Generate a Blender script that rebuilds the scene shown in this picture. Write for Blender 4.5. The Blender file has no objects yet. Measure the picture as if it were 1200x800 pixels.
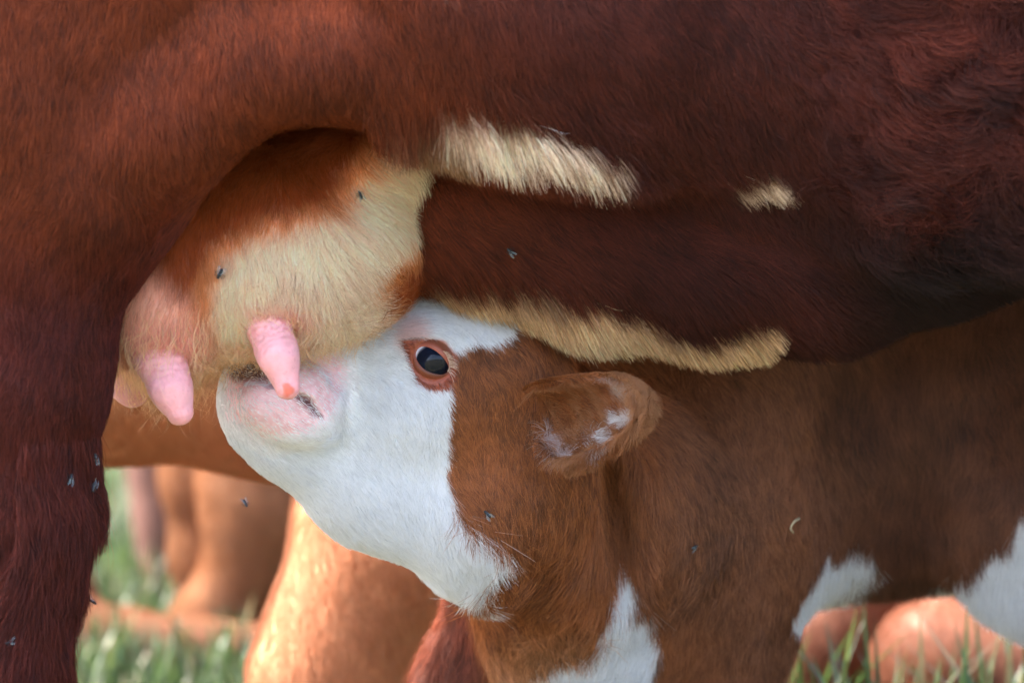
import bpy, math, random
import numpy as np
from mathutils import Vector
from mathutils.bvhtree import BVHTree

random.seed(7)
rng = np.random.default_rng(11)
scene = bpy.context.scene
COL = scene.collection

# ------------------------------------------------------------------ camera
CAM = np.array([0.0, -5.2, 0.95])
AIM = np.array([0.0, 0.30, 0.62])
DIST = float(np.linalg.norm(AIM - CAM))
PITCH = math.atan2(CAM[2] - AIM[2], AIM[1] - CAM[1])
FPX = DIST / 0.0008                       # focal length in photo pixels (1200 wide)
camd = bpy.data.cameras.new('camera')
camd.sensor_width = 36.0
camd.lens = FPX * 36.0 / 1200.0
camd.clip_start = 0.1
camd.clip_end = 3000.0
camd.dof.use_dof = True
camd.dof.focus_distance = DIST - 0.02
camd.dof.aperture_fstop = 4.8
cam = bpy.data.objects.new('camera', camd)
cam.location = CAM
cam.rotation_euler = (math.pi / 2 - PITCH, 0, 0)
COL.objects.link(cam)
scene.camera = cam

# ------------------------------------------------------------------ light
SUN = Vector((-0.54, 0.085, 0.84)).normalized()      # towards the sun: behind the cow, high, from the left
world = bpy.data.worlds.new('World')
scene.world = world
world.use_nodes = True
wn = world.node_tree
for n_ in list(wn.nodes):
    wn.nodes.remove(n_)
sky = wn.nodes.new('ShaderNodeTexSky')
sky.sky_type = 'NISHITA'
sky.sun_disc = False
sky.sun_elevation = math.asin(SUN.z)
sky.sun_rotation = math.atan2(SUN.x, SUN.y)
sky.air_density = 0.75
sky.dust_density = 5.0
sky.ozone_density = 0.6
bg = wn.nodes.new('ShaderNodeBackground')
bg.inputs['Strength'].default_value = 0.15
wo = wn.nodes.new('ShaderNodeOutputWorld')
wn.links.new(sky.outputs[0], bg.inputs[0])
wn.links.new(bg.outputs[0], wo.inputs[0])
sd = bpy.data.lights.new('sun', 'SUN')
sd.energy = 3.2
sd.angle = math.radians(0.6)
sd.color = (1.0, 0.95, 0.87)
so = bpy.data.objects.new('sun', sd)
so.rotation_euler = SUN.to_track_quat('Z', 'Y').to_euler()
so.location = (-3, 3, 6)
COL.objects.link(so)

scene.view_settings.view_transform = 'Standard'
scene.view_settings.look = 'None'
scene.view_settings.gamma = 1.0
scene.view_settings.exposure = 3.12
scene.render.engine = 'CYCLES'
scene.cycles.use_denoising = True
scene.cycles.use_adaptive_sampling = True
scene.cycles.adaptive_threshold = 0.03
scene.cycles.max_bounces = 5
scene.cycles.diffuse_bounces = 3
scene.cycles.glossy_bounces = 4
scene.cycles.transmission_bounces = 3
scene.cycles.transparent_max_bounces = 4
scene.cycles_curves.shape = 'RIBBONS'

# ------------------------------------------------------------------ helpers
CP, SP = math.cos(PITCH), math.sin(PITCH)

def P(px, py, Y):
    """the point at depth Y that the photograph shows at (px, py)"""
    rx, ry = (px - 600) / FPX, (400 - py) / FPX
    d = np.array([rx, CP + ry * SP, -SP + ry * CP])
    return CAM + d * ((Y - CAM[1]) / d[1])

def inframe(p, m=0.12):
    q = p - CAM
    f = q[:, 1] * CP - q[:, 2] * SP
    u = q[:, 1] * SP + q[:, 2] * CP
    X = q[:, 0] / f * FPX + 600
    Y = 400 - u / f * FPX
    return (X > -1200 * m) & (X < 1200 * (1 + m)) & (Y > -800 * m) & (Y < 800 * (1 + m))

def lin(c):
    c = np.asarray(c, float) / 255.0
    return np.where(c <= 0.04045, c / 12.92, ((c + 0.055) / 1.055) ** 2.4)

_T = rng.random((3, 32, 32, 32)).astype(np.float32) * 2 - 1
def vn(p, f, ch=0, seed=0.0):
    """smooth value noise in [-1, 1]"""
    q = np.asarray(p, np.float64) * f + 100.37 + seed
    i = np.floor(q).astype(np.int64)
    w = q - i
    w = w * w * (3 - 2 * w)
    i &= 31
    j = (i + 1) & 31
    T = _T[ch]
    x0, y0, z0, x1, y1, z1 = i[:, 0], i[:, 1], i[:, 2], j[:, 0], j[:, 1], j[:, 2]
    wx, wy, wz = w[:, 0], w[:, 1], w[:, 2]
    a = T[x0, y0, z0] * (1 - wx) + T[x1, y0, z0] * wx
    b = T[x0, y1, z0] * (1 - wx) + T[x1, y1, z0] * wx
    c = T[x0, y0, z1] * (1 - wx) + T[x1, y0, z1] * wx
    d = T[x0, y1, z1] * (1 - wx) + T[x1, y1, z1] * wx
    return (a * (1 - wy) + b * wy) * (1 - wz) + (c * (1 - wy) + d * wy) * wz

def vn3(p, f, seed=0.0):
    return np.stack([vn(p, f, c, seed) for c in range(3)], 1)

def sstep(a, b, x):
    t = np.clip((x - a) / (b - a), 0, 1)
    return t * t * (3 - 2 * t)

def unit(v):
    return v / np.maximum(np.linalg.norm(v, axis=1, keepdims=True), 1e-9)

# ---- implicit bodies: ellipsoids and tapered tubes melted together, then meshed
class Body:
    def __init__(self):
        self.ops = []
    def ell(self, c, r, rot=0.0, k=0.03, sub=False):
        c = np.array(P(*c) if len(c) == 3 else c[1:], float)
        r = np.array(r, float)
        m = r.max()
        self.ops.append(('e', c, r, rot, k, sub, c - m, c + m))
    def ellw(self, c, r, rot=0.0, k=0.03, sub=False):
        c = np.array(c, float)
        r = np.array(r, float)
        m = r.max()
        self.ops.append(('e', c, r, rot, k, sub, c - m, c + m))
    def tube(self, pts, sy=1.0, k=0.03, sub=False):
        w = []
        for q in pts:
            if q[0] == 'w':
                w.append((np.array(q[1:4], float), q[4]))
            else:
                w.append((np.array(P(*q[:3])), q[3]))
        for (a, ra), (b, rb) in zip(w, w[1:]):
            m = max(ra, rb) * max(1, sy)
            self.ops.append(('t', (a, ra, b, rb), sy, 0, k, sub, np.minimum(a, b) - m, np.maximum(a, b) + m))
    @staticmethod
    def prim(op, x, y, z):
        if op[0] == 'e':
            c, r, rot = op[1], op[2], op[3]
            dx, dy, dz = x - c[0], y - c[1], z - c[2]
            if rot:
                cr, sr = math.cos(rot), math.sin(rot)
                dx, dz = dx * cr + dz * sr, -dx * sr + dz * cr
            k0 = np.sqrt((dx / r[0]) ** 2 + (dy / r[1]) ** 2 + (dz / r[2]) ** 2)
            k1 = np.sqrt((dx / r[0] ** 2) ** 2 + (dy / r[1] ** 2) ** 2 + (dz / r[2] ** 2) ** 2)
            return k0 * (k0 - 1) / np.maximum(k1, 1e-6)
        (a, ra, b, rb), sy = op[1], op[2]
        ba = b - a
        dx, dy, dz = x - a[0], y - a[1], z - a[2]
        t = np.clip((dx * ba[0] + dy * ba[1] + dz * ba[2]) / (ba @ ba), 0, 1)
        ex, ey, ez = dx - t * ba[0], (dy - t * ba[1]) / sy, dz - t * ba[2]
        return (np.sqrt(ex * ex + ey * ey + ez * ez) - (ra + t * (rb - ra))) * min(1.0, sy)
    @staticmethod
    def mix(d, e, k, sub):
        if sub:
            e = -e
            h = np.maximum(k - np.abs(d - e), 0) / k
            return np.maximum(d, e) + h * h * k * 0.25
        h = np.maximum(k - np.abs(d - e), 0) / k
        return np.minimum(d, e) - h * h * k * 0.25
    def at(self, p):
        d = np.full(len(p), 1.0)
        for op in self.ops:
            d = self.mix(d, self.prim(op, p[:, 0], p[:, 1], p[:, 2]), op[4], op[5])
        return d
    def grad(self, p, e=0.0012):
        g = np.empty_like(p)
        for i in range(3):
            o = np.zeros(3)
            o[i] = e
            g[:, i] = self.at(p + o) - self.at(p - o)
        return g / (2 * e)
    def mesh(self, gx, gy, gz):
        nx, ny, nz = len(gx), len(gy), len(gz)
        D = np.full((nx, ny, nz), 1.0, np.float32)
        for op in self.ops:
            m = op[4] * 1.5 + 0.03
            sl = []
            for g, lo, hi in zip((gx, gy, gz), op[6] - m, op[7] + m):
                sl.append(slice(max(0, np.searchsorted(g, lo) - 1), min(len(g), np.searchsorted(g, hi) + 1)))
            if any(s.start >= s.stop for s in sl):
                continue
            x = gx[sl[0]].astype(np.float32)[:, None, None]
            y = gy[sl[1]].astype(np.float32)[None, :, None]
            z = gz[sl[2]].astype(np.float32)[None, None, :]
            s = tuple(sl)
            D[s] = self.mix(D[s], self.prim(op, x, y, z), op[4], op[5])
        I = D < 0
        c = [I[i:nx - 1 + i, j:ny - 1 + j, k:nz - 1 + k] for i in (0, 1) for j in (0, 1) for k in (0, 1)]
        any_ = c[0].copy(); all_ = c[0].copy()
        for q in c[1:]:
            any_ |= q
            all_ &= q
        cells = np.argwhere(any_ & ~all_)
        idx = np.full((nx - 1, ny - 1, nz - 1), -1, np.int64)
        idx[cells[:, 0], cells[:, 1], cells[:, 2]] = np.arange(len(cells))
        corners = np.array([(i, j, k) for i in (0, 1) for j in (0, 1) for k in (0, 1)])
        vals = np.stack([D[cells[:, 0] + a, cells[:, 1] + b, cells[:, 2] + d] for a, b, d in corners], 1)
        acc = np.zeros((len(cells), 3)); cnt = np.zeros(len(cells))
        for a in range(8):
            for b in range(a + 1, 8):
                if np.abs(corners[a] - corners[b]).sum() != 1:
                    continue
                va, vb = vals[:, a], vals[:, b]
                m = (va < 0) != (vb < 0)
                t = np.where(m, va / np.where(m, va - vb, 1), 0)[:, None]
                acc += np.where(m[:, None], corners[a] * (1 - t) + corners[b] * t, 0)
                cnt += m
        f = acc / cnt[:, None]
        V = np.empty((len(cells), 3))
        for ax, g in enumerate((gx, gy, gz)):
            V[:, ax] = g[cells[:, ax]] * (1 - f[:, ax]) + g[cells[:, ax] + 1] * f[:, ax]
        F = []
        ax_ = [(0, 1, 2), (1, 2, 0), (2, 0, 1)]
        n = (nx, ny, nz)
        for a, b, c2 in ax_:
            lo = [slice(None)] * 3; hi = [slice(None)] * 3
            lo[a] = slice(0, n[a] - 1); hi[a] = slice(1, n[a])
            for q in (b, c2):
                lo[q] = slice(1, n[q] - 1); hi[q] = slice(1, n[q] - 1)
            A, B = I[tuple(lo)], I[tuple(hi)]
            e = np.argwhere(A != B)
            if not len(e):
                continue
            ins = A[e[:, 0], e[:, 1], e[:, 2]]
            e[:, b] += 1; e[:, c2] += 1
            def at(db, dc):
                q = e.copy(); q[:, b] -= db; q[:, c2] -= dc
                return idx[q[:, 0], q[:, 1], q[:, 2]]
            quad = np.stack([at(1, 1), at(0, 1), at(0, 0), at(1, 0)], 1)
            quad[~ins] = quad[~ins][:, ::-1]
            F.append(quad)
        F = np.concatenate(F)
        F = F[(F >= 0).all(1)]
        for _ in range(3):
            d = self.at(V)
            g = self.grad(V)
            V = V - np.clip(d / np.maximum((g * g).sum(1), 0.2), -0.006, 0.006)[:, None] * g
        return V, F, unit(self.grad(V, 0.0025))

def axis(*segs):
    """grid lines: (start, stop, step), ..."""
    out = []
    for a, b, s in segs:
        n = max(1, int(round((b - a) / s)))
        out.append(np.linspace(a, b, n, endpoint=False))
    out.append(np.array([segs[-1][1]]))
    return np.concatenate(out)

def new_mesh(name, V, F, mat, parent=None, col=None, smooth=True):
    me = bpy.data.meshes.new(name)
    V = np.asarray(V, np.float64)
    if isinstance(F, np.ndarray):
        k = F.shape[1]
        me.vertices.add(len(V)); me.vertices.foreach_set('co', V.ravel())
        me.loops.add(F.size); me.loops.foreach_set('vertex_index', F.ravel().astype(np.int32))
        me.polygons.add(len(F))
        me.polygons.foreach_set('loop_start', np.arange(0, F.size, k, dtype=np.int32))
        me.update(calc_edges=True)
    else:
        me.from_pydata([tuple(v) for v in V], [], F)
    me.validate()
    if smooth:
        me.polygons.foreach_set('use_smooth', np.ones(len(me.polygons), bool))
    if col is not None:
        at = me.color_attributes.new('tint', 'FLOAT_COLOR', 'POINT')
        c4 = np.ones((len(V), 4), np.float32); c4[:, :3] = col
        at.data.foreach_set('color', c4.ravel())
    for m in (mat if isinstance(mat, (list, tuple)) else [mat]):
        me.materials.append(m)
    ob = bpy.data.objects.new(name, me)
    COL.objects.link(ob)
    if parent is not None:
        ob.parent = parent
        ob.matrix_parent_inverse = parent.matrix_world.inverted()
    return ob

def empty(name, loc, label, cat, group=None):
    o = bpy.data.objects.new(name, None)
    o.location = loc
    COL.objects.link(o)
    bpy.context.view_layer.update()
    o['label'] = label
    o['category'] = cat
    if group:
        o['group'] = group
    return o

# ------------------------------------------------------------------ materials
def mat_nodes(name):
    m = bpy.data.materials.new(name)
    m.use_nodes = True
    nt = m.node_tree
    return m, nt, nt.nodes['Principled BSDF']

def tint_node(nt):
    a = nt.nodes.new('ShaderNodeAttribute')
    a.attribute_name = 'tint'
    return a

def hide_mat(name, rough=0.7, grain=0.12, scale=400, bump=0.25, sss=0.0, spec=0.3, scale2=40):
    m, nt, b = mat_nodes(name)
    a = tint_node(nt)
    tc = nt.nodes.new('ShaderNodeTexCoord')
    n1 = nt.nodes.new('ShaderNodeTexNoise'); n1.inputs['Scale'].default_value = scale; n1.inputs['Detail'].default_value = 4
    n2 = nt.nodes.new('ShaderNodeTexNoise'); n2.inputs['Scale'].default_value = scale2; n2.inputs['Detail'].default_value = 3
    nt.links.new(tc.outputs['Object'], n1.inputs['Vector']); nt.links.new(tc.outputs['Object'], n2.inputs['Vector'])
    add = nt.nodes.new('ShaderNodeMath'); add.operation = 'ADD'
    nt.links.new(n1.outputs['Fac'], add.inputs[0]); nt.links.new(n2.outputs['Fac'], add.inputs[1])
    mr = nt.nodes.new('ShaderNodeMapRange')
    mr.inputs['From Min'].default_value = 0.6; mr.inputs['From Max'].default_value = 1.4
    mr.inputs['To Min'].default_value = 1 - grain; mr.inputs['To Max'].default_value = 1 + grain
    nt.links.new(add.outputs[0], mr.inputs['Value'])
    mx = nt.nodes.new('ShaderNodeVectorMath'); mx.operation = 'SCALE'
    nt.links.new(a.outputs['Color'], mx.inputs[0]); nt.links.new(mr.outputs[0], mx.inputs['Scale'])
    nt.links.new(mx.outputs[0], b.inputs['Base Color'])
    b.inputs['Roughness'].default_value = rough
    b.inputs['Specular IOR Level'].default_value = spec
    if sss:
        b.inputs['Subsurface Weight'].default_value = sss
        b.inputs['Subsurface Radius'].default_value = (0.010, 0.004, 0.003)
        b.inputs['Subsurface Scale'].default_value = 1.0
    bp = nt.nodes.new('ShaderNodeBump'); bp.inputs['Strength'].default_value = bump; bp.inputs['Distance'].default_value = 0.001
    nt.links.new(n1.outputs['Fac'], bp.inputs['Height']); nt.links.new(bp.outputs[0], b.inputs['Normal'])
    return m

def hair_mat(name, sheen=0.12, through=0.25):
    """one hair: matt body, some light through it and a narrow shine along it"""
    m = bpy.data.materials.new(name)
    m.use_nodes = True
    nt = m.node_tree
    nt.nodes.remove(nt.nodes['Principled BSDF'])
    a = tint_node(nt)
    df = nt.nodes.new('ShaderNodeBsdfDiffuse')
    tr = nt.nodes.new('ShaderNodeBsdfTranslucent')
    hr = nt.nodes.new('ShaderNodeBsdfHair')
    hr.component = 'Reflection'
    hr.inputs['Offset'].default_value = 0.0
    hr.inputs['RoughnessU'].default_value = 0.25
    hr.inputs['RoughnessV'].default_value = 0.9
    m1 = nt.nodes.new('ShaderNodeMixShader'); m1.inputs[0].default_value = through
    m2 = nt.nodes.new('ShaderNodeMixShader'); m2.inputs[0].default_value = sheen
    nt.links.new(a.outputs['Color'], df.inputs['Color']); nt.links.new(a.outputs['Color'], tr.inputs['Color'])
    hr.inputs['Color'].default_value = (0.55, 0.52, 0.52, 1)
    nt.links.new(df.outputs[0], m1.inputs[1]); nt.links.new(tr.outputs[0], m1.inputs[2])
    nt.links.new(m1.outputs[0], m2.inputs[1]); nt.links.new(hr.outputs[0], m2.inputs[2])
    nt.links.new(m2.outputs[0], nt.nodes['Material Output'].inputs['Surface'])
    return m

M_HIDE = hide_mat('hide')
M_SKIN = hide_mat('pink_skin', rough=0.42, grain=0.10, scale=260, bump=0.5, sss=0.35, spec=0.45, scale2=90)
M_HAIR = hair_mat('coat_hair', 0.032, 0.25)
M_CALFHAIR = hair_mat('calf_hair', 0.07, 0.25)
M_FAR = hide_mat('far_hide', rough=0.6, grain=0.2, scale=120, bump=0.3, scale2=14)

# ------------------------------------------------------------------ fur
def poly_sd(u, v, poly):
    """signed distance to a polygon, positive inside"""
    d = np.full(len(u), 1e9); ins = np.zeros(len(u), bool)
    n = len(poly)
    for i in range(n):
        ax, ay = poly[i]; bx, by = poly[(i + 1) % n]
        ex, ey = bx - ax, by - ay
        wx, wy = u - ax, v - ay
        t = np.clip((wx * ex + wy * ey) / (ex * ex + ey * ey + 1e-12), 0, 1)
        d = np.minimum(d, (wx - ex * t) ** 2 + (wy - ey * t) ** 2)
        c = (ay > v) != (by > v)
        xi = ax + (v - ay) * ex / (ey if abs(ey) > 1e-12 else 1e-12)
        ins ^= c & (u < xi)
    d = np.sqrt(d)
    return np.where(ins, d, -d)

TP = math.tan(PITCH)
def patch(p, pts, Y, ns=0.005, nf=70):
    """signed distance of body points to a marking drawn on the animal's side"""
    poly = [(q[0], q[2]) for q in (P(a, b, Y) for a, b in pts)]
    s = poly_sd(p[:, 0], p[:, 2] + TP * (p[:, 1] - Y), poly)
    return s + ns * (vn(p, nf) + 0.6 * vn(p, nf * 2.7, 1))

def flow(p, ctrl):
    """comb direction in the side plane from hand-set arrows (px, py, Y, degrees)"""
    acc = np.zeros((len(p), 2)); ws = np.zeros(len(p))
    for px, py, Y, a in ctrl:
        q = P(px, py, Y)
        d2 = (p[:, 0] - q[0]) ** 2 + (p[:, 2] - q[2]) ** 2
        w = 1 / (d2 + 0.0012) ** 1.5
        a = math.radians(a)
        acc += w[:, None] * np.array([math.cos(a), math.sin(a)])
        ws += w
    acc /= ws[:, None]
    return np.stack([acc[:, 0], np.zeros(len(p)), acc[:, 1]], 1)

def sample(V, F, N, count, facing=-0.35, frame=0.10):
    A, B, C, D = (V[F[:, i]] for i in range(4))
    cen = (A + B + C + D) / 4
    fn = unit(N[F].mean(1))
    ok = (fn * unit(CAM - cen)).sum(1) > facing
    if frame is not None:
        ok &= inframe(cen, frame)
    Fk = F[ok]
    T = np.concatenate([Fk[:, [0, 1, 2]], Fk[:, [0, 2, 3]]])
    a, b, c = V[T[:, 0]], V[T[:, 1]], V[T[:, 2]]
    ar = np.linalg.norm(np.cross(b - a, c - a), axis=1) / 2
    cum = np.cumsum(ar)
    n = int(count(cum[-1])) if callable(count) else count
    t = np.searchsorted(cum, rng.random(n) * cum[-1])
    t = np.minimum(t, len(T) - 1)
    r1, r2 = np.sqrt(rng.random(n)), rng.random(n)
    w = np.stack([1 - r1, r1 * (1 - r2), r1 * r2], 1)
    p = (V[T[t]] * w[:, :, None]).sum(1)
    nn = unit((N[T[t]] * w[:, :, None]).sum(1))
    return p, nn

def grow(name, p, n, comb, length, lift, color, mat, parent, width=0.00024, droop=0.0, curl=0.0,
         wave=0.35, npts=5, curlf=1.0, stray=0.10):
    """hair: one curve per root, combed along the hide with locks and strays"""
    m = len(p)
    d = comb + wave * (0.55 * vn3(p, 28) + 0.45 * vn3(p, 75, 3.3) + 0.35 * vn3(p, 190, 9.1)) + stray * rng.standard_normal((m, 3))
    d = unit(d - n * (d * n).sum(1, keepdims=True))
    L = (length * (0.72 + 0.5 * rng.random(m)))[:, None]
    lift = np.broadcast_to(lift, (m,))[:, None] * (0.7 + 0.6 * rng.random((m, 1)))
    droop = np.broadcast_to(droop, (m,))[:, None]
    curl = np.broadcast_to(curl, (m,))[:, None]
    e2 = np.cross(n, d)
    ph = (vn(p, 60, 2) * 6.0 + rng.random(m) * 1.2)[:, None]
    pts = np.empty((m, npts, 3))
    for i in range(npts):
        t = i / (npts - 1)
        q = p + L * (d * t * (1 - 0.25 * lift * t) + n * lift * (t - 0.55 * t * t))
        q = q + np.array([0, 0, -1.0]) * L * droop * t * t
        q = q + L * curl * t ** 0.8 * (e2 * np.sin(ph + 6.28 * curlf * t) + n * 0.5 * np.cos(ph + 6.28 * curlf * t) + d * 0.4 * np.cos(ph + 6.28 * curlf * t))
        pts[:, i] = q
    rad = np.broadcast_to(width, (m,))[:, None] * np.linspace(1.0, 0.22, npts)[None, :] * (0.75 + 0.5 * rng.random((m, 1)))
    hc = bpy.data.hair_curves.new(name)
    hc.add_curves([npts] * m)
    hc.points.foreach_set('position', pts.astype(np.float32).ravel())
    r = hc.attributes.get('radius') or hc.attributes.new('radius', 'FLOAT', 'POINT')
    r.data.foreach_set('value', rad.astype(np.float32).ravel())
    a = hc.attributes.new('tint', 'FLOAT_COLOR', 'CURVE')
    c4 = np.ones((m, 4), np.float32); c4[:, :3] = np.clip(color, 0.002, 0.93)
    a.data.foreach_set('color', c4.ravel())
    hc.materials.append(mat)
    ob = bpy.data.objects.new(name, hc)
    COL.objects.link(ob)
    ob.parent = parent
    ob.matrix_parent_inverse = parent.matrix_world.inverted()
    return ob

def vary(p, c, amp=0.16, low=0.14, lock=1.0):
    b = 1 + amp * rng.standard_normal(len(p)) + low * (vn(p, 9, 1) + 0.7 * vn(p, 26, 2) + lock * (1.1 * vn(p, 110, 0, 5.0) + 0.9 * vn(p, 260, 1, 2.0)))
    return c * np.clip(b, 0.45, 1.7)[:, None]

def blend(c, rgb, w):
    return c * (1 - w[:, None]) + np.asarray(rgb) * w[:, None]

#------------------------------------------------------------------ ground
def ground():
    n = 60
    g = np.concatenate([-np.geomspace(1500, 3, 24), np.linspace(-2.7, 2.7, 19), np.geomspace(3, 1500, 24)])
    X, Y = np.meshgrid(g, g + 2.0, indexing='ij')
    pp = np.stack([X.ravel(), Y.ravel(), np.zeros(X.size)], 1)
    pp[:, 2] = -0.012 + 0.012 * vn(pp, 1.7) - 0.006
    k = len(g)
    i, j = np.meshgrid(np.arange(k - 1), np.arange(k - 1), indexing='ij')
    a = (i * k + j).ravel()
    F = np.stack([a, a + k, a + k + 1, a + 1], 1)
    m, nt, b = mat_nodes('pasture_soil')
    tc = nt.nodes.new('ShaderNodeTexCoord')
    n1 = nt.nodes.new('ShaderNodeTexNoise'); n1.inputs['Scale'].default_value = 3.0; n1.inputs['Detail'].default_value = 8
    cr = nt.nodes.new('ShaderNodeValToRGB')
    cr.color_ramp.elements[0].position = 0.35; cr.color_ramp.elements[0].color = (0.035, 0.038, 0.016, 1)
    cr.color_ramp.elements[1].position = 0.7; cr.color_ramp.elements[1].color = (0.095, 0.088, 0.050, 1)
    nt.links.new(tc.outputs['Object'], n1.inputs['Vector']); nt.links.new(n1.outputs['Fac'], cr.inputs[0]); nt.links.new(cr.outputs[0], b.inputs['Base Color'])
    b.inputs['Roughness'].default_value = 0.9
    o = new_mesh('ground', pp, F, m)
    o['kind'] = 'structure'
    return o
ground()

def grass_mat():
    m, nt, b = mat_nodes('grass_blade')
    a = tint_node(nt)
    nt.links.new(a.outputs['Color'], b.inputs['Base Color'])
    b.inputs['Roughness'].default_value = 0.5
    tr = nt.nodes.new('ShaderNodeBsdfTranslucent')
    nt.links.new(a.outputs['Color'], tr.inputs['Color'])
    mx = nt.nodes.new('ShaderNodeMixShader'); mx.inputs[0].default_value = 0.4
    nt.links.new(b.outputs[0], mx.inputs[1]); nt.links.new(tr.outputs[0], mx.inputs[2])
    nt.links.new(mx.outputs[0], nt.nodes['Material Output'].inputs['Surface'])
    return m
M_GRASS = grass_mat()

def grass():
    roots, hs, ws = [], [], []
    def bed(x0, x1, y0, y1, n, h0, h1, w):
        roots.append(np.stack([rng.uniform(x0, x1, n), rng.uniform(y0, y1, n), np.full(n, -0.01)], 1))
        hs.append(rng.uniform(h0, h1, n)); ws.append(np.full(n, w) * rng.uniform(0.7, 1.3, n))
    bed(-1.6, 1.6, -0.8, 1.0, 3500, 0.03, 0.08, 0.003)
    bed(-1.3, 1.3, 1.0, 3.0, 15000, 0.04, 0.13, 0.0032)
    bed(-1.6, 1.6, 3.0, 5.5, 14000, 0.05, 0.16, 0.004)
    bed(-2.6, 2.6, 5.5, 12.0, 15000, 0.06, 0.22, 0.006)
    # taller tufts behind the suckling calf
    for px, Y, n, h in ((960, 1.25, 12, .28), (1010, 1.2, 9, .33), (1050, 1.25, 12, .29), (1100, 1.3, 16, .27), (1150, 1.3, 18, .30), (1190, 1.25, 14, .31), (920, 1.4, 12, .28),
                        (130, 2.6, 26, .16), (260, 2.5, 26, .17), (330, 2.2, 10, .17), (170, 2.4, 20, .16), (400, 1.6, 5, .17), (90, 2.4, 20, .17)):
        c = P(px, 800, Y)
        roots.append(np.stack([rng.normal(c[0], 0.022, n), rng.normal(Y, 0.05, n), np.full(n, -0.01)], 1))
        hs.append(rng.uniform(0.75, 1.08, n) * h); ws.append(np.full(n, 0.0050))
    r = np.concatenate(roots); h = np.concatenate(hs); w = np.concatenate(ws)
    n = len(r)
    az = rng.uniform(0, 6.283, n); bend = rng.uniform(0.1, 0.55, n)
    side = np.stack([-np.sin(az), np.cos(az), np.zeros(n)], 1)
    dr = np.stack([np.cos(az), np.sin(az), np.zeros(n)], 1)
    V = np.empty((n, 7, 3))
    for i, t in enumerate((0, 0.38, 0.72)):
        c = r + dr * (bend * h * t * t)[:, None] + np.array([0, 0, 1]) * (h * t * (1 - 0.25 * bend * t))[:, None]
        ww = (w * (1, 0.9, 0.6)[i])[:, None]
        V[:, 2 * i] = c - side * ww; V[:, 2 * i + 1] = c + side * ww
    V[:, 6] = r + dr * (bend * h)[:, None] + np.array([0, 0, 1]) * (h * (1 - 0.25 * bend))[:, None]
    base = np.arange(n)[:, None] * 7
    F = np.concatenate([base + np.array([[0, 1, 3, 2]]), base + np.array([[2, 3, 5, 4]])])
    T = base + np.array([[4, 5, 6, 6]])
    faces = F.tolist() + [t[:3] for t in T.tolist()]
    pal = np.array([(0.055, 0.11, 0.032), (0.08, 0.135, 0.036), (0.12, 0.16, 0.05), (0.06, 0.10, 0.055), (0.26, 0.22, 0.12)])
    pick = rng.choice(5, n, p=[.3, .3, .2, .12, .08])
    col = np.repeat(pal[pick] * rng.uniform(0.35, 0.75, (n, 1)), 7, 0)
    o = new_mesh('grass', V.reshape(-1, 3), faces, M_GRASS, col=col, smooth=False)
    o['kind'] = 'stuff'
    o['label'] = 'short green pasture grass with taller blades behind the calf'
grass()

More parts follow.
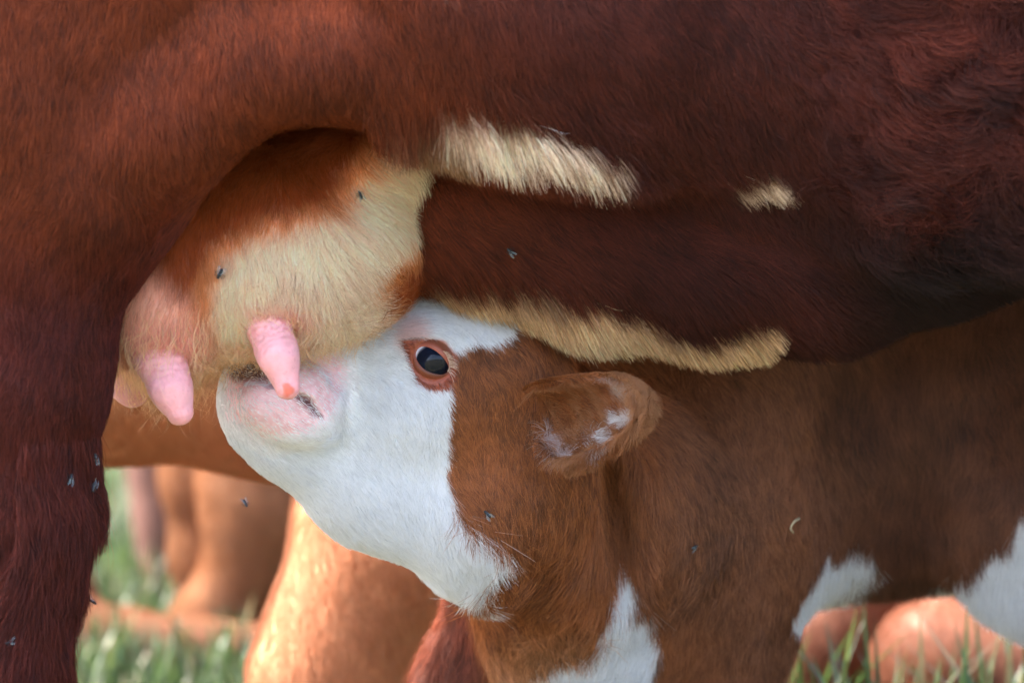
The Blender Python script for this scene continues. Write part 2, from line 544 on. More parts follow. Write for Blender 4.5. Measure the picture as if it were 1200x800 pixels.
#------------------------------------------------------------------ the suckling cow
def cow_body():
    b = Body()
    # barrel and chest
    b.ellw((0.22, 0.365, 1.14), (0.86, 0.380, 0.335), rot=-0.05, k=0.10)
    b.ellw((0.74, 0.36, 1.06), (0.42, 0.34, 0.36), k=0.10)
    b.ellw((-0.55, 0.35, 1.16), (0.36, 0.37, 0.28), k=0.10)
    b.ell((230, -72, 0.17), (0.28, 0.155, 0.15), k=0.05)
    # lower flank, overhanging the under-belly
    b.tube([(470, -14, .145, .108), (560, -6, .143, .110), (650, 12, .143, .116), (750, 22, .146, .116), (930, 52, .165, .116), (1120, 98, .20, .135), (1400, 100, .24, .15)], k=0.06)
    # near thigh and hind leg
    b.ell((-40, 60, 0.15), (0.24, 0.15, 0.27), k=0.06)
    b.tube([(0, 240, .14, .120), (-12, 420, .14, .104), (-18, 600, .145, .090), (-28, 690, .145, .080), (-42, 800, .145, .083),
            (-70, 900, .15, .075)], sy=0.85, k=0.03)
    hk = P(-70, 900, .15)
    b.tube([('w', hk[0], .15, hk[2], .070), ('w', hk[0] - .01, .15, .20, .045), ('w', hk[0] + .01, .15, .06, .05)], k=0.03)
    # far hind leg, standing further back
    b.ellw((-0.66, 0.52, 0.92), (0.23, 0.15, 0.30), k=0.06)
    b.tube([('w', -.62, .53, .75, .13), ('w', -.70, .53, .52, .085), ('w', -.76, .53, .42, .07), ('w', -.74, .53, .20, .045), ('w', -.71, .53, .06, .05)], k=0.04)
    # flank fold arching from the stifle to the belly
    b.tube([(118, 212, .085, .052), (195, 148, .075, .048), (290, 80, .07, .042), (385, 72, .07, .036), (452, 98, .085, .030)], k=0.05)
    # belly lip and the narrower under-belly behind it
    b.tube([(440, 212, .34, .085), (560, 221, .34, .093), (700, 250, .34, .100), (830, 264, .34, .103), (955, 274, .34, .100), (1080, 232, .34, .098), (1200, 188, .34, .098), (1420, 150, .34, .11)], sy=1.25, k=0.012)
    b.tube([(820, 200, .27, .07), (950, 205, .26, .090), (1080, 180, .25, .098), (1300, 140, .25, .11)], k=0.07)
    # forelegs
    for y in (0.17, 0.50):
        b.tube([('w', .80, y, .85, .14), ('w', .78, y, .62, .085), ('w', .80, y, .38, .06), ('w', .80, y, .30, .055), ('w', .79, y, .14, .038), ('w', .81, y, .05, .05)], k=0.06)
    # neck, brisket and head beyond the frame
    b.tube([('w', .95, .33, 1.12, .27), ('w', 1.30, .33, 1.25, .19), ('w', 1.52, .33, 1.36, .15)], k=0.10)
    b.ellw((1.02, .33, .82), (.18, .13, .17), k=0.08)
    b.tube([('w', 1.55, .33, 1.40, .135), ('w', 1.78, .33, 1.26, .10), ('w', 1.94, .33, 1.14, .085)], k=0.06)
    for s in (-1, 1):
        b.tube([('w', 1.52, .33 + s * .10, 1.44, .04), ('w', 1.48, .33 + s * .26, 1.42, .03)], k=0.03)
    # tail
    b.tube([('w', -.88, .33, 1.28, .05), ('w', -.96, .33, 1.10, .035), ('w', -.97, .33, .60, .03), ('w', -.96, .33, .40, .05)], k=0.05)
    return b

cow = empty('cow', (0, .33, 0), 'large dark red-brown cow standing with cream belly markings and full udder', 'cow')
BCOW = cow_body()
cowV, cowF, cowN = BCOW.mesh(axis((-1.08, -0.52, .02), (-0.52, 0.56, .009), (0.56, 2.1, .022)),
                             axis((-0.06, 0.26, .009), (0.26, 0.81, .018)),
                             axis((-0.02, 0.26, .02), (0.26, 1.0, .009), (1.0, 1.62, .022)))

RED = lin((112, 50, 21)); DARK = lin((76, 31, 19)); BLACKISH = lin((34, 16, 11)); CREAM = lin((246, 202, 156)); PALE = lin((255, 221, 190))
RUST = lin((160, 76, 30)); ROSE = lin((236, 160, 146)); WHITE = np.array([.86, .86, .85])

def cow_tint(p):
    c = np.tile(RED, (len(p), 1))
    px = (p[:, 0]) / 0.00078 + 600
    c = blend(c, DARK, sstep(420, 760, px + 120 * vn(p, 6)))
    c = blend(c, BLACKISH, sstep(700, 1080, px + 150 * vn(p, 7, 1)) * sstep(.87, .72, p[:, 2] + .03 * vn(p, 10, 2)))  # near-black coat low on the right, underside shade painted in with it
    leg = sstep(.80, .66, p[:, 2] - .25 * np.clip(p[:, 0] + .40, 0, 1)) * (px < 230)
    c = blend(c, lin((88, 35, 25)), leg)
    lip = patch(p, [(512, 120), (545, 124), (605, 136), (657, 152), (690, 168), (706, 178), (676, 178), (625, 167), (570, 152), (516, 140)], .10)
    c = blend(c, PALE * .93, sstep(-.006, .006, lip + .004 * vn(p, 170, 2)))
    rim = patch(p, [(455, 142), (530, 128), (540, 175), (470, 165)], .10)
    c = blend(c, CREAM * .5, sstep(-.004, .008, rim + .006 * vn(p, 90, 2)) * .55)
    tuft = patch(p, [(842, 206), (870, 197), (884, 186), (894, 192), (900, 206), (880, 208)], .13)
    c = blend(c, PALE * .8, sstep(-.004, .005, tuft) * .85)
    strip = patch(p, [(440, 342), (495, 320), (560, 322), (640, 336), (700, 352), (760, 372), (815, 384), (855, 378), (890, 362), (872, 392), (838, 440), (780, 450), (690, 440), (560, 420), (440, 420)], .27)
    far = sstep(.47, .42, p[:, 1])
    c = blend(c, CREAM * .92, sstep(-.006, .006, strip + .004 * vn(p, 170, 2)) * far * (p[:, 1] > .1))
    s2 = patch(p, [(905, 415), (955, 396), (950, 408), (912, 424)], .27, .002)
    c = blend(c, lin((150, 92, 54)), sstep(-.002, .004, s2) * .8)
    return c, np.maximum(lip, tuft), strip

cowV = cowV + cowN * (.0055 * vn(cowV, 6.5) + .0032 * vn(cowV, 15, 1) + .0014 * vn(cowV, 34, 2))[:, None]
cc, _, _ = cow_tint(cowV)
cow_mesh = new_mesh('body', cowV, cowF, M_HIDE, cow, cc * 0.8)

COW_FLOW = [(40, 40, 0, -100), (40, 250, 0, -110), (30, 450, 0, -105), (40, 650, 0, -100), (130, 330, .05, -85), (100, 560, .05, -80), (120, 150, 0, -100),
            (200, 60, 0, -95), (260, 150, .05, -60), (330, 60, 0, -80), (440, 60, 0, -85), (560, 50, 0, -68), (640, 90, 0, -62), (760, 100, 0, -60), (860, 60, 0, -65),
            (480, 130, .1, -75), (560, 155, .1, -72), (650, 175, .1, -58), (720, 185, .1, -38), (900, 205, .1, -28), (950, 140, 0, -60), (1080, 60, 0, -75),
            (1150, 200, .1, -70), (1000, 260, .15, -30), (500, 230, .2, -35), (600, 250, .2, -38), (720, 260, .2, -30), (830, 290, .2, -20), (950, 320, .2, 5), (1150, 290, .2, 12),
            (520, 335, .25, -35), (600, 350, .25, -42), (700, 370, .25, -40), (800, 395, .25, -35), (880, 385, .25, 10), (860, 415, .25, -45)]

def cow_fur():
    p, n = sample(cowV, cowF, cowN, lambda a: a * 520000)
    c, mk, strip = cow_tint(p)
    px = p[:, 0] / 0.00078 + 600
    L = np.full(len(p), .0205)
    curly = sstep(860, 1120, px + 120 * vn(p, 8)) * sstep(.70, .76, p[:, 2])
    L = L + .022 * curly + .005 * sstep(-.01, .008, mk) + .008 * sstep(-.012, .01, strip)
    # fringe hanging at the lip of the flank
    fr = patch(p, [(440, 120), (560, 130), (700, 165), (760, 190), (700, 215), (560, 190), (440, 165)], .11, 0)
    L = L + .004 * sstep(-.01, .01, fr)
    under = sstep(-.3, -.75, n[:, 2]) * (px > 430)
    L = L + .007 * under
    legf = (px < 150) & (p[:, 2] < .55) & (n[:, 0] > .3)
    L = L + .014 * legf * (.6 + .8 * (vn(p, 30, 2) > 0))
    comb = flow(p, COW_FLOW) + curly[:, None] * (.9 * vn3(p, 22, 7.7) + .5 * vn3(p, 45, 1.7))
    lift = .30 + .5 * curly + .10 * sstep(-.01, .01, fr) + .25 * legf + .3 * under
    c = c * (1 + curly * (.75 * vn(p, 45, 0, 1.7) + .45 * vn(p, 24, 1, 7.7)))[:, None]  # light and dark of the curled locks painted into the hair colour
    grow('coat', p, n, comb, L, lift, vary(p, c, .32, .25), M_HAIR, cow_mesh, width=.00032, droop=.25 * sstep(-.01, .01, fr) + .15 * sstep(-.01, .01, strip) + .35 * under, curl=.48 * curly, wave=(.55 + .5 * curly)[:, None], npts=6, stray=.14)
    # longer, sun-bleached guard hairs standing off the coat
    k = rng.choice(len(p), 6000, replace=False)
    g = c[k] * rng.uniform(1.1, 2.0, (6000, 1)) + lin((50, 28, 16)) * .4
    grow('guard_hair', p[k], n[k], comb[k], L[k] * 1.25, lift[k] * 1.3, g, M_HAIR, cow_mesh, width=.00016, droop=.1, curl=.05 + .3 * curly[k], wave=.8, npts=6, stray=.3)
cow_fur()

#---- udder and teats
def udder_body():
    b = Body()
    b.ell((345, 264, .31), (.118, .155, .100), rot=-0.25, k=.05)
    b.ell((238, 300, .31), (.094, .155, .092), k=.05)
    b.ell((190, 362, .235), (.056, .085, .058), k=.03)
    b.ell((320, 322, .235), (.070, .080, .060), k=.03)
    b.ell((200, 390, .40), (.058, .07, .055), k=.03)
    b.ell((420, 190, .30), (.06, .12, .05), k=.03)
    return b
BUD = udder_body()
udV, udF, udN = BUD.mesh(axis((-.42, -.02, .006)), axis((.08, .54, .007)), axis((.48, .92, .006)))

def udder_tint(p):
    c = np.tile(RUST, (len(p), 1))
    cream = patch(p, [(250, 470), (235, 400), (240, 330), (255, 292), (290, 268), (340, 258), (385, 240), (410, 205), (440, 165), (470, 140), (502, 190), (498, 250), (462, 274), (440, 300), (434, 350), (420, 440), (330, 470)], .17, .006, 40)
    c = blend(c, lin((222, 146, 92)), sstep(-.020, .004, cream))
    c = blend(c, PALE * .97, sstep(-.002, .018, cream))
    pink = patch(p, [(120, 300), (175, 315), (225, 350), (262, 420), (250, 500), (110, 500)], .18, .006, 40)
    c = blend(c, lin((238, 176, 148)), sstep(-.02, .02, pink) * .9)
    rose = patch(p, [(160, 385), (235, 385), (240, 470), (150, 470)], .18, .004)
    c = blend(c, ROSE, sstep(-.015, .012, rose) * .8)
    rose = patch(p, [(285, 350), (350, 350), (350, 420), (290, 420)], .17, .004)
    c = blend(c, ROSE * 1.02, sstep(-.012, .012, rose) * .85)
    return c, cream, pink
c0, _, _ = udder_tint(udV)
udder = new_mesh('udder', udV, udF, M_SKIN, cow, c0)
udder['label'] = 'swollen cow udder with rust hair above and pale cream hair below'

UD_FLOW = [(200, 250, .17, -95), (300, 200, .17, -95), (300, 330, .17, -95), (400, 200, .17, -70), (450, 170, .17, -45), (470, 240, .17, -40), (440, 320, .17, -65), (380, 360, .17, -85),
           (330, 400, .17, -80), (180, 350, .17, -92), (150, 430, .17, -100), (240, 420, .17, -60), (380, 150, .17, -120)]
def udder_fur():
    p, n = sample(udV, udF, udN, lambda a: a * 600000)
    c, cream, pink = udder_tint(p)
    bare = np.zeros(len(p))
    for q, r in (((185, 415, .18), .030), ((318, 380, .175), .026)):
        bare = np.maximum(bare, sstep(r * 1.35, r * .7, np.linalg.norm(p - P(*q), axis=1)))
    keep = rng.random(len(p)) > np.maximum(bare * .97, .62 * sstep(-.01, .015, pink))
    p, n, c, cream = p[keep], n[keep], c[keep], cream[keep]
    c = blend(c, CREAM, .75 * sstep(.64, .56, p[:, 2]))
    L = .012 + .008 * sstep(0, .02, cream) + .006 * sstep(.68, .60, p[:, 2])
    edge = sstep(.15, .6, n[:, 0]) * (p[:, 0] > -.22)
    L = L + .022 * edge
    low = sstep(.68, .60, p[:, 2])
    grow('udder_hair', p, n, flow(p, UD_FLOW) + edge[:, None] * np.array([.9, -.3, -.2]), L, .28 + .25 * low + .35 * edge, vary(p, c, .16, .12), M_HAIR, udder, width=.00022, droop=.2 * low, curl=.16 * low, wave=.6, npts=6, stray=.16)
    # long pale wisps hanging at the bottom of the bag
    p, n = sample(udV, udF, udN, 60000)
    q = (p[:, 2] < .66) & (n[:, 2] < .1) & (n[:, 1] < .3)
    p, n = p[q][:2600], n[q][:2600]
    grow('udder_wisps', p, n, flow(p, UD_FLOW), rng.uniform(.018, .042, len(p)), .65, np.tile(CREAM, (len(p), 1)) * rng.uniform(.7, 1.1, (len(p), 1)), M_HAIR, udder,
         width=.00024, droop=.45, curl=.22, wave=.9, npts=8, stray=.5)
udder_fur()

def teat(pts, spot=None, tone=1.0, top=None):
    b = Body()
    b.tube(pts, k=.012)
    lo = np.min([o[6] for o in b.ops], 0) - .006; hi = np.max([o[7] for o in b.ops], 0) + .006
    V, F, N = b.mesh(axis((lo[0], hi[0], .0016)), axis((lo[1], hi[1], .0016)), axis((lo[2], hi[2], .0016)))
    a, e = P(*pts[0][:3]), P(*pts[-1][:3])
    ax = (e - a) / np.linalg.norm(e - a)
    t = (V - a) @ ax / np.linalg.norm(e - a)
    wr = (np.sin(t * 105 + 4.0 * vn(V, 70) + 2.2 * vn(V, 170, 1)) + .6 * vn(V * np.array([1, 1, 3.0]), 260)) * sstep(.95, .3, t) * sstep(-.1, .15, t)
    V = V + N * (.00085 * wr + .0008 * vn(V, 120, 2))[:, None]
    c = np.tile(lin((238, 170, 172)), (len(V), 1)) * tone
    c = blend(c, lin((234, 164, 146)) * tone, sstep(.5, .05, t) * .9 + .1 * np.clip(-wr, 0, 1))
    c = blend(c, lin((200, 112, 110)) * tone, .55 * np.clip(-wr - .15, 0, 1))  # wrinkle troughs painted darker, adding crease shade to the skin colour
    c = blend(c, lin((206, 110, 110)) * tone, sstep(.52, .70, vn(V, 420, 1)) * .28)
    c = blend(c, lin((236, 160, 160)) * tone, sstep(.9, 1.15, t) * .6)
    if spot is not None:
        for sp, r, cc in spot:
            d = np.linalg.norm((V - P(*sp))[:, [0, 2]] * np.array([1.25, .85]), axis=1) + .0030 * vn(V, 210)
            c = blend(c, lin(cc), sstep(r * 1.2, r * .6, d) * (N[:, 1] < 0.2) * .85)
    return new_mesh('teat', V, F, M_SKIN, udder, c)
front_teat = teat([(302, 338, .225, .030), (313, 374, .188, .0205), (326, 416, .172, .0172), (337, 453, .167, .0118)],
     [((338, 456, .16), .0064, (222, 108, 84))])
rear_teat = teat([(176, 376, .225, .038), (187, 418, .190, .0225), (200, 455, .176, .0180), (211, 483, .172, .0122)])
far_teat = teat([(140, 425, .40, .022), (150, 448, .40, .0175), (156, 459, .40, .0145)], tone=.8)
front_teat['label'] = 'pink front teat with a red sore at its tip'
rear_teat['label'] = 'plain pink rear teat hanging lowest'

#------------------------------------------------------------------ the suckling calf
def calf_body():
    b = Body()
    Y = .37
    b.ell((548, 440, Y), (.092, .076, .078), k=.03)                       # skull
    b.tube([(520, 408, Y, .054), (440, 420, Y - .015, .050), (370, 436, Y - .03, .044), (316, 446, Y - .04, .040)], sy=1.0, k=.03)   # nose bridge
    b.tube([(548, 590, Y + .01, .078), (440, 548, Y, .066), (345, 496, Y - .03, .047), (312, 478, Y - .04, .041)], sy=.88, k=.03)   # jaw
    b.ell((470, 475, Y - .01), (.085, .074, .06), rot=-.3, k=.03)         # cheek
    b.ell((490, 405, .315), (.034, .022, .020), rot=.25, k=.02)           # brow
    b.tube([(585, 535, .395, .088), (690, 592, .50, .108), (820, 590, .66, .14)], sy=.85, k=.04)          # neck
    b.ell((560, 660, .41), (.05, .05, .035), rot=-.4, k=.03)              # throat latch
    b.ell((690, 715, .62), (.115, .10, .115), k=.06)                      # brisket
    b.tube([(640, 640, .52, .07), (690, 720, .60, .09)], k=.05)
    b.ell((848, 545, .61), (.100, .100, .215), rot=-.10, k=.02)
    b.tube([(630, 470, .53, .080), (700, 455, .60, .088), (770, 420, .67, .11), (860, 410, .72, .14)], sy=.85, k=.03)         # shoulder blade
    b.tube([(835, 640, .650, .092), (832, 740, .645, .078), (828, 810, .645, .062)], sy=.85, k=.035)      # near foreleg
    q = P(828, 810, .645)
    b.tube([('w', q[0], .645, q[2], .060), ('w', q[0] - .01, .645, .17, .040), ('w', q[0] - .01, .645, .05, .028), ('w', q[0] - .015, .640, .03, .036)], k=.03)
    b.tube([(610, 690, .67, .070), (552, 800, .655, .052)], k=.03)         # far foreleg, stepping forward
    q = P(552, 800, .655)
    b.tube([('w', q[0], .655, q[2], .052), ('w', q[0] - .05, .66, .16, .038), ('w', q[0] - .06, .66, .05, .027), ('w', q[0] - .075, .655, .03, .036)], k=.03)
    b.tube([(700, 570, .76, .12), (860, 478, .79, .185), (1080, 440, .79, .185), (1360, 438, .79, .19), (1560, 430, .80, .17)], sy=.86, k=.05)   # trunk
    b.ell((1012, 500, .555), (.048, .065, .19), rot=-.06, k=.03, sub=True)     # hollow behind the shoulder
    b.ell((728, 650, .415), (.022, .05, .105), rot=.12, k=.04, sub=True)       # groove between neck and shoulder
    b.ell((1235, 585, .67), (.115, .085, .125), rot=.35, k=.04)           # stifle fold
    # hindquarters beyond the frame
    b.ellw((.80, .70, .50), (.14, .085, .19), k=.06)
    for y, dx in ((.70, 0), (.89, .06)):
        b.tube([('w', .80 + dx, y, .46, .10), ('w', .86 + dx, y, .33, .05), ('w', .90 + dx, y, .26, .042), ('w', .87 + dx, y, .06, .028), ('w', .855 + dx, y, .03, .036)], k=.04)
    b.tube([('w', .93, .79, .62, .03), ('w', .98, .79, .45, .02), ('w', .97, .79, .28, .03)], k=.03)
    b.tube([(382, 474, .280, .010), (356, 452, .274, .012), (330, 440, .274, .012)], k=.024)
    b.tube([(372, 500, .284, .010), (345, 486, .278, .015), (308, 470, .272, .018)], k=.034)
    # mouth slit, nostril, eye socket
    b.tube([(376, 488, .257, .0022), (358, 468, .258, .0028), (318, 446, .260, .006), (268, 430, .28, .012)], k=.006, sub=True)
    b.tube([(366, 404, .272, .0065), (358, 398, .30, .006)], k=.006, sub=True)
    b.ell((507, 421, .285), (.0185, .02, .0155), rot=-.6, k=.008, sub=True)
    return b
calf = empty('suckling_calf', (.2, .7, 0), 'brown calf with white face stretching its head to the udder', 'calf')
BCALF = calf_body()
cfV, cfF, cfN = BCALF.mesh(axis((-.33, -.15, .0026), (-.15, .0, .0040), (.0, .52, .008), (.52, 1.05, .014)),
                           axis((.20, .30, .0030), (.30, .46, .0045), (.46, 1.02, .011)),
                           axis((-.02, .20, .012), (.20, .36, .008), (.36, .50, .0042), (.50, .64, .0026), (.64, .72, .0042), (.72, .86, .01)))

CBROWN = lin((152, 90, 46)); CDARK = lin((138, 88, 58)); CTAN = lin((196, 146, 104)); CW = np.array([.90, .905, .905])
def calf_tint(p):
    c = np.tile(CBROWN, (len(p), 1))
    px = p[:, 0] / .00084 + 600
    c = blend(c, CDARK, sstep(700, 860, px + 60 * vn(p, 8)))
    c = blend(c, lin((108, 66, 44)), sstep(900, 1060, px + 50 * vn(p, 14)) * (.8 + .4 * vn(p, 30, 1)))  # trunk coat darkened behind the shoulder, with the missing shade painted in
    c = blend(c, CTAN, .75 * sstep(.36, .27, p[:, 2] + .03 * vn(p, 12)) * sstep(770, 700, px) * (p[:, 1] < .585))
    c = blend(c, lin((112, 58, 40)), sstep(.575, .60, p[:, 1]) * sstep(640, 600, px))  # far foreleg coloured darker, painting in the shade it stands in
    hd = (p[:, 1] < .47)
    face = patch(p, [(230, 330), (560, 318), (600, 345), (598, 395), (575, 405), (560, 402), (545, 408), (532, 415), (530, 440), (526, 500), (524, 560), (530, 592), (548, 612), (592, 632), (578, 660), (545, 730), (230, 730)], .31, .0022, 90)
    c = blend(c, CW, sstep(-.002, .003, face) * hd)
    # rusty patch round the eye, pink lid skin above it
    eye = patch(p, [(464, 398), (492, 394), (522, 398), (534, 414), (536, 444), (526, 458), (504, 458), (484, 448), (474, 424)], .29, .001)
    c = blend(c, lin((166, 84, 52)), sstep(-.002, .003, eye) * hd)
    pk = np.linalg.norm((p - P(478, 393, .29))[:, [0, 2]], axis=1)
    c = blend(c, lin((240, 196, 186)), sstep(.026, .006, pk) * .75 * hd * (eye < 0))
    # muzzle skin
    mz = patch(p, [(250, 420), (300, 395), (352, 385), (398, 400), (408, 440), (396, 488), (360, 512), (310, 520), (262, 492)], .27, .003, 60)
    c = blend(c, lin((236, 190, 194)), sstep(-.010, .012, mz) * .9 * hd)
    c = blend(c, lin((214, 156, 160)), sstep(-.005, .012, mz) * hd * np.clip(.5 * vn(p, 130, 2) + .5 * vn(p, 300, 1) + .1, 0, .6))
    sl = patch(p, [(262, 436), (290, 420), (330, 436), (365, 468), (377, 486), (366, 488), (334, 462), (300, 446), (272, 450)], .265, .0015)
    c = blend(c, lin((176, 128, 124)), sstep(-.002, .003, sl) * .7 * hd)
    ln = patch(p, [(346, 461), (364, 471), (380, 489), (376, 491), (360, 475), (343, 465)], .26, .0006)
    c = blend(c, lin((104, 56, 52)), sstep(-.001, .0012, ln) * .85 * hd)
    gap = patch(p, [(262, 432), (285, 418), (322, 430), (330, 446), (300, 444), (272, 446)], .265, .0012)
    c = blend(c, lin((92, 66, 64)), sstep(-.002, .003, gap) * .85 * hd)
    # white on chest, elbow and belly
    for poly, Y in (([(718, 662), (734, 642), (742, 676), (730, 700), (748, 700), (768, 735), (770, 780), (762, 840), (602, 840), (622, 780), (658, 758), (690, 760), (708, 735)], .56),
                    ([(968, 628), (975, 650), (1000, 632), (1025, 634), (1008, 668), (985, 712), (940, 735), (925, 715), (950, 670)], .62),
                    ([(1215, 570), (1190, 600), (1172, 632), (1140, 655), (1100, 688), (1085, 720), (1090, 780), (1240, 800), (1400, 760), (1400, 640), (1300, 600)], .64)):
        w = patch(p, poly, Y, .005, 50)
        c = blend(c, CW, sstep(-.003, .004, w) * (p[:, 1] > .45))
    return c, face, mz, eye
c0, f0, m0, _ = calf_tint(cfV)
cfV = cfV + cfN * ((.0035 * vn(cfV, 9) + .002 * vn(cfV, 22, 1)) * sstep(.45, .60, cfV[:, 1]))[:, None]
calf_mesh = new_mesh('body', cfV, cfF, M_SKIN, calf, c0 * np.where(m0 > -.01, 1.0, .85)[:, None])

CALF_FLOW = [(300, 500, .3, -30), (340, 540, .3, -40), (400, 580, .3, -42), (470, 640, .3, -48), (540, 680, .35, -70), (400, 470, .3, -50), (450, 520, .3, -62), (490, 560, .3, -68), (440, 390, .3, 10),
             (500, 360, .3, -10), (560, 380, .3, -45), (575, 640, .35, -52), (560, 450, .3, -70), (570, 540, .3, -88), (610, 480, .3, -85), (600, 600, .38, -85), (640, 620, .4, -105), (590, 690, .45, -120), (680, 560, .45, -70),
             (720, 620, .5, -85), (680, 700, .5, -95), (640, 740, .55, -100), (620, 780, .55, -90), (740, 720, .58, -95), (770, 470, .58, -50), (840, 450, .58, -60), (850, 560, .57, -82), (920, 520, .58, -60), (840, 700, .57, -90), (930, 640, .6, -75), (900, 720, .6, -85),
             (1000, 480, .62, -65), (1000, 600, .62, -95), (1100, 450, .62, -80), (1080, 600, .62, -90), (980, 670, .62, -60), (1150, 650, .62, -100), (1120, 710, .62, -110), (380, 420, .3, -20)]
def calf_fur():
    p, n = sample(cfV, cfF, cfN, lambda a: a * 640000)
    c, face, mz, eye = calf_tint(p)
    L = np.full(len(p), .0185)
    px = p[:, 0] / .00082 + 600
    hd = (p[:, 1] < .50) & (p[:, 0] < .02)
    L = np.where(hd, .0105, L)
    rim = sstep(.030, .004, np.abs(face)) * sstep(.50, .44, p[:, 2]) * hd
    L = L + .018 * rim + .007 * sstep(.50, .42, p[:, 2]) * hd
    L = L + .011 * sstep(585, 650, px) * sstep(790, 740, px) * (p[:, 1] > .40) + .004 * (px > 960)
    poll = sstep(.62, .655, p[:, 2]) * sstep(500, 560, px) * hd
    L = L + .010 * poll
    de = np.linalg.norm((p - P(507, 421, .29)), axis=1)
    keep = rng.random(len(p)) > np.maximum(.80 * sstep(-.004, .012, mz) * hd, 1.0 * (de < .0225))
    L = np.where(hd, L * (1 - .55 * sstep(-.002, .002, eye)), L)
    L = np.where(mz > -.012, L * .5, L)
    p, n, c, L = p[keep], n[keep], c[keep], L[keep]
    under = sstep(-.25, -.7, n[:, 2]) * (p[:, 1] > .45) * (p[:, 0] > .24)
    L = L + .006 * under
    mzk = mz[keep]
    c = np.where(((mzk > -.012) & (p[:, 1] < .47))[:, None], CW * np.array([1, .97, .96]), c)
    white = (c.min(1) > .5)
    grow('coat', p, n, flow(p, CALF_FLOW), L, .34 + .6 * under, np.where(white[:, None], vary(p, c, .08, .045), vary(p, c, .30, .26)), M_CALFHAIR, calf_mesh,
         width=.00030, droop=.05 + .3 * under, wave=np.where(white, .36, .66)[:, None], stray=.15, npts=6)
    k = np.flatnonzero(~white)
    k = rng.choice(k, 16000, replace=False)
    grow('guard_hair', p[k], n[k], flow(p[k], CALF_FLOW), L[k] * 1.4, .55, c[k] * rng.uniform(1.1, 2.0, (16000, 1)), M_CALFHAIR, calf_mesh, width=.00018, droop=.08, wave=.9, npts=6, stray=.3)
calf_fur()

#---- eye
def calf_eye():
    c = P(507, 421, .305)
    r = .0205
    m, nt, b = mat_nodes('eyeball')
    a = tint_node(nt); nt.links.new(a.outputs['Color'], b.inputs['Base Color'])
    b.inputs['Roughness'].default_value = .06
    b.inputs['Specular IOR Level'].default_value = .26
    nu, nv = 48, 32
    V = [(c[0], c[1] - r, c[2])]
    for j in range(1, nv):
        th = math.pi * j / nv
        for i in range(nu):
            ph = 2 * math.pi * i / nu
            V.append((c[0] + r * math.sin(th) * math.cos(ph), c[1] - r * math.cos(th), c[2] + r * math.sin(th) * math.sin(ph)))
    V.append((c[0], c[1] + r, c[2]))
    F = [(0, 1 + i, 1 + (i + 1) % nu) for i in range(nu)]
    for j in range(nv - 2):
        for i in range(nu):
            a0 = 1 + j * nu
            F.append((a0 + i, a0 + nu + i, a0 + nu + (i + 1) % nu, a0 + (i + 1) % nu))
    F += [(len(V) - 1, 1 + (nv - 2) * nu + (i + 1) % nu, 1 + (nv - 2) * nu + i) for i in range(nu)]
    V = np.array(V)
    look = np.array([.24, -.88, -.28]); look /= np.linalg.norm(look)
    dn = (V - c) / r
    ang = np.degrees(np.arccos(np.clip(dn @ look, -1, 1)))
    col = np.tile(np.array([.72, .74, .84]), (len(V), 1))
    col = blend(col, (.006, .010, .022), sstep(72, 66, ang))
    col = blend(col, (.004, .006, .012), sstep(36, 30, ang))
    bulge = sstep(56, 25, ang) * .0012
    V = V + dn * bulge[:, None]
    e = new_mesh('eye', V, F, m, calf, col)
    e['label'] = 'dark glossy eye showing a rim of white'
    # lids: a soft ring of skin lying on the ball
    mats = hide_mat('lid_skin', rough=.45, grain=.2, scale=600, bump=.5, spec=.5)
    rot = math.radians(-36)
    prof = [(.0172, .0102, .0), (.0186, .0118, .0028), (.0205, .0148, .0034), (.0240, .0190, .0012), (.0275, .0225, -.006)]
    n = 56
    W, G, K = [], [], []
    for a, bb, out in prof:
        for i in range(n):
            t = 2 * math.pi * i / n
            x, z = a * math.cos(t), bb * math.sin(t) * (1 - .18 * math.cos(t)) * (.86 if math.sin(t) > 0 and a < .02 else 1)
            x, z = x * math.cos(rot) - z * math.sin(rot), x * math.sin(rot) + z * math.cos(rot)
            rr = min(.98, math.hypot(x, z) / r)
            y = -r * math.sqrt(max(.0, 1 - rr * rr)) * 1.0 - out if out >= 0 and rr < .95 else -.0065 - out
            W.append((c[0] + x, c[1] + y, c[2] + z))
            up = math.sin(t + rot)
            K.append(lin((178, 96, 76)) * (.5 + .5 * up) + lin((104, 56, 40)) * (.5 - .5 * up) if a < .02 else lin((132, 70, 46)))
    for j in range(len(prof) - 1):
        for i in range(n):
            G.append((j * n + i, (j + 1) * n + i, (j + 1) * n + (i + 1) % n, j * n + (i + 1) % n))
    lid = new_mesh('eyelid', W, [g[::-1] for g in G], mats, calf, np.array(K))
    # lashes
    t = np.linspace(.0, 1.5, 46)
    x, z = .0172 * np.cos(t), .0122 * np.sin(t)
    q = np.stack([c[0] + x * math.cos(rot) - z * math.sin(rot), np.full(46, c[1] - .0175), c[2] + x * math.sin(rot) + z * math.cos(rot)], 1)
    nrm = np.tile(np.array([0, -1.0, 0]), (46, 1))
    comb = np.stack([np.full(46, .9), np.zeros(46), np.full(46, -.15)], 1)
    grow('eyelashes', q, nrm, comb, np.full(46, .011), .8, np.tile(lin((214, 186, 164)), (46, 1)), M_CALFHAIR, lid, width=.00025, droop=.3, stray=.2)
calf_eye()

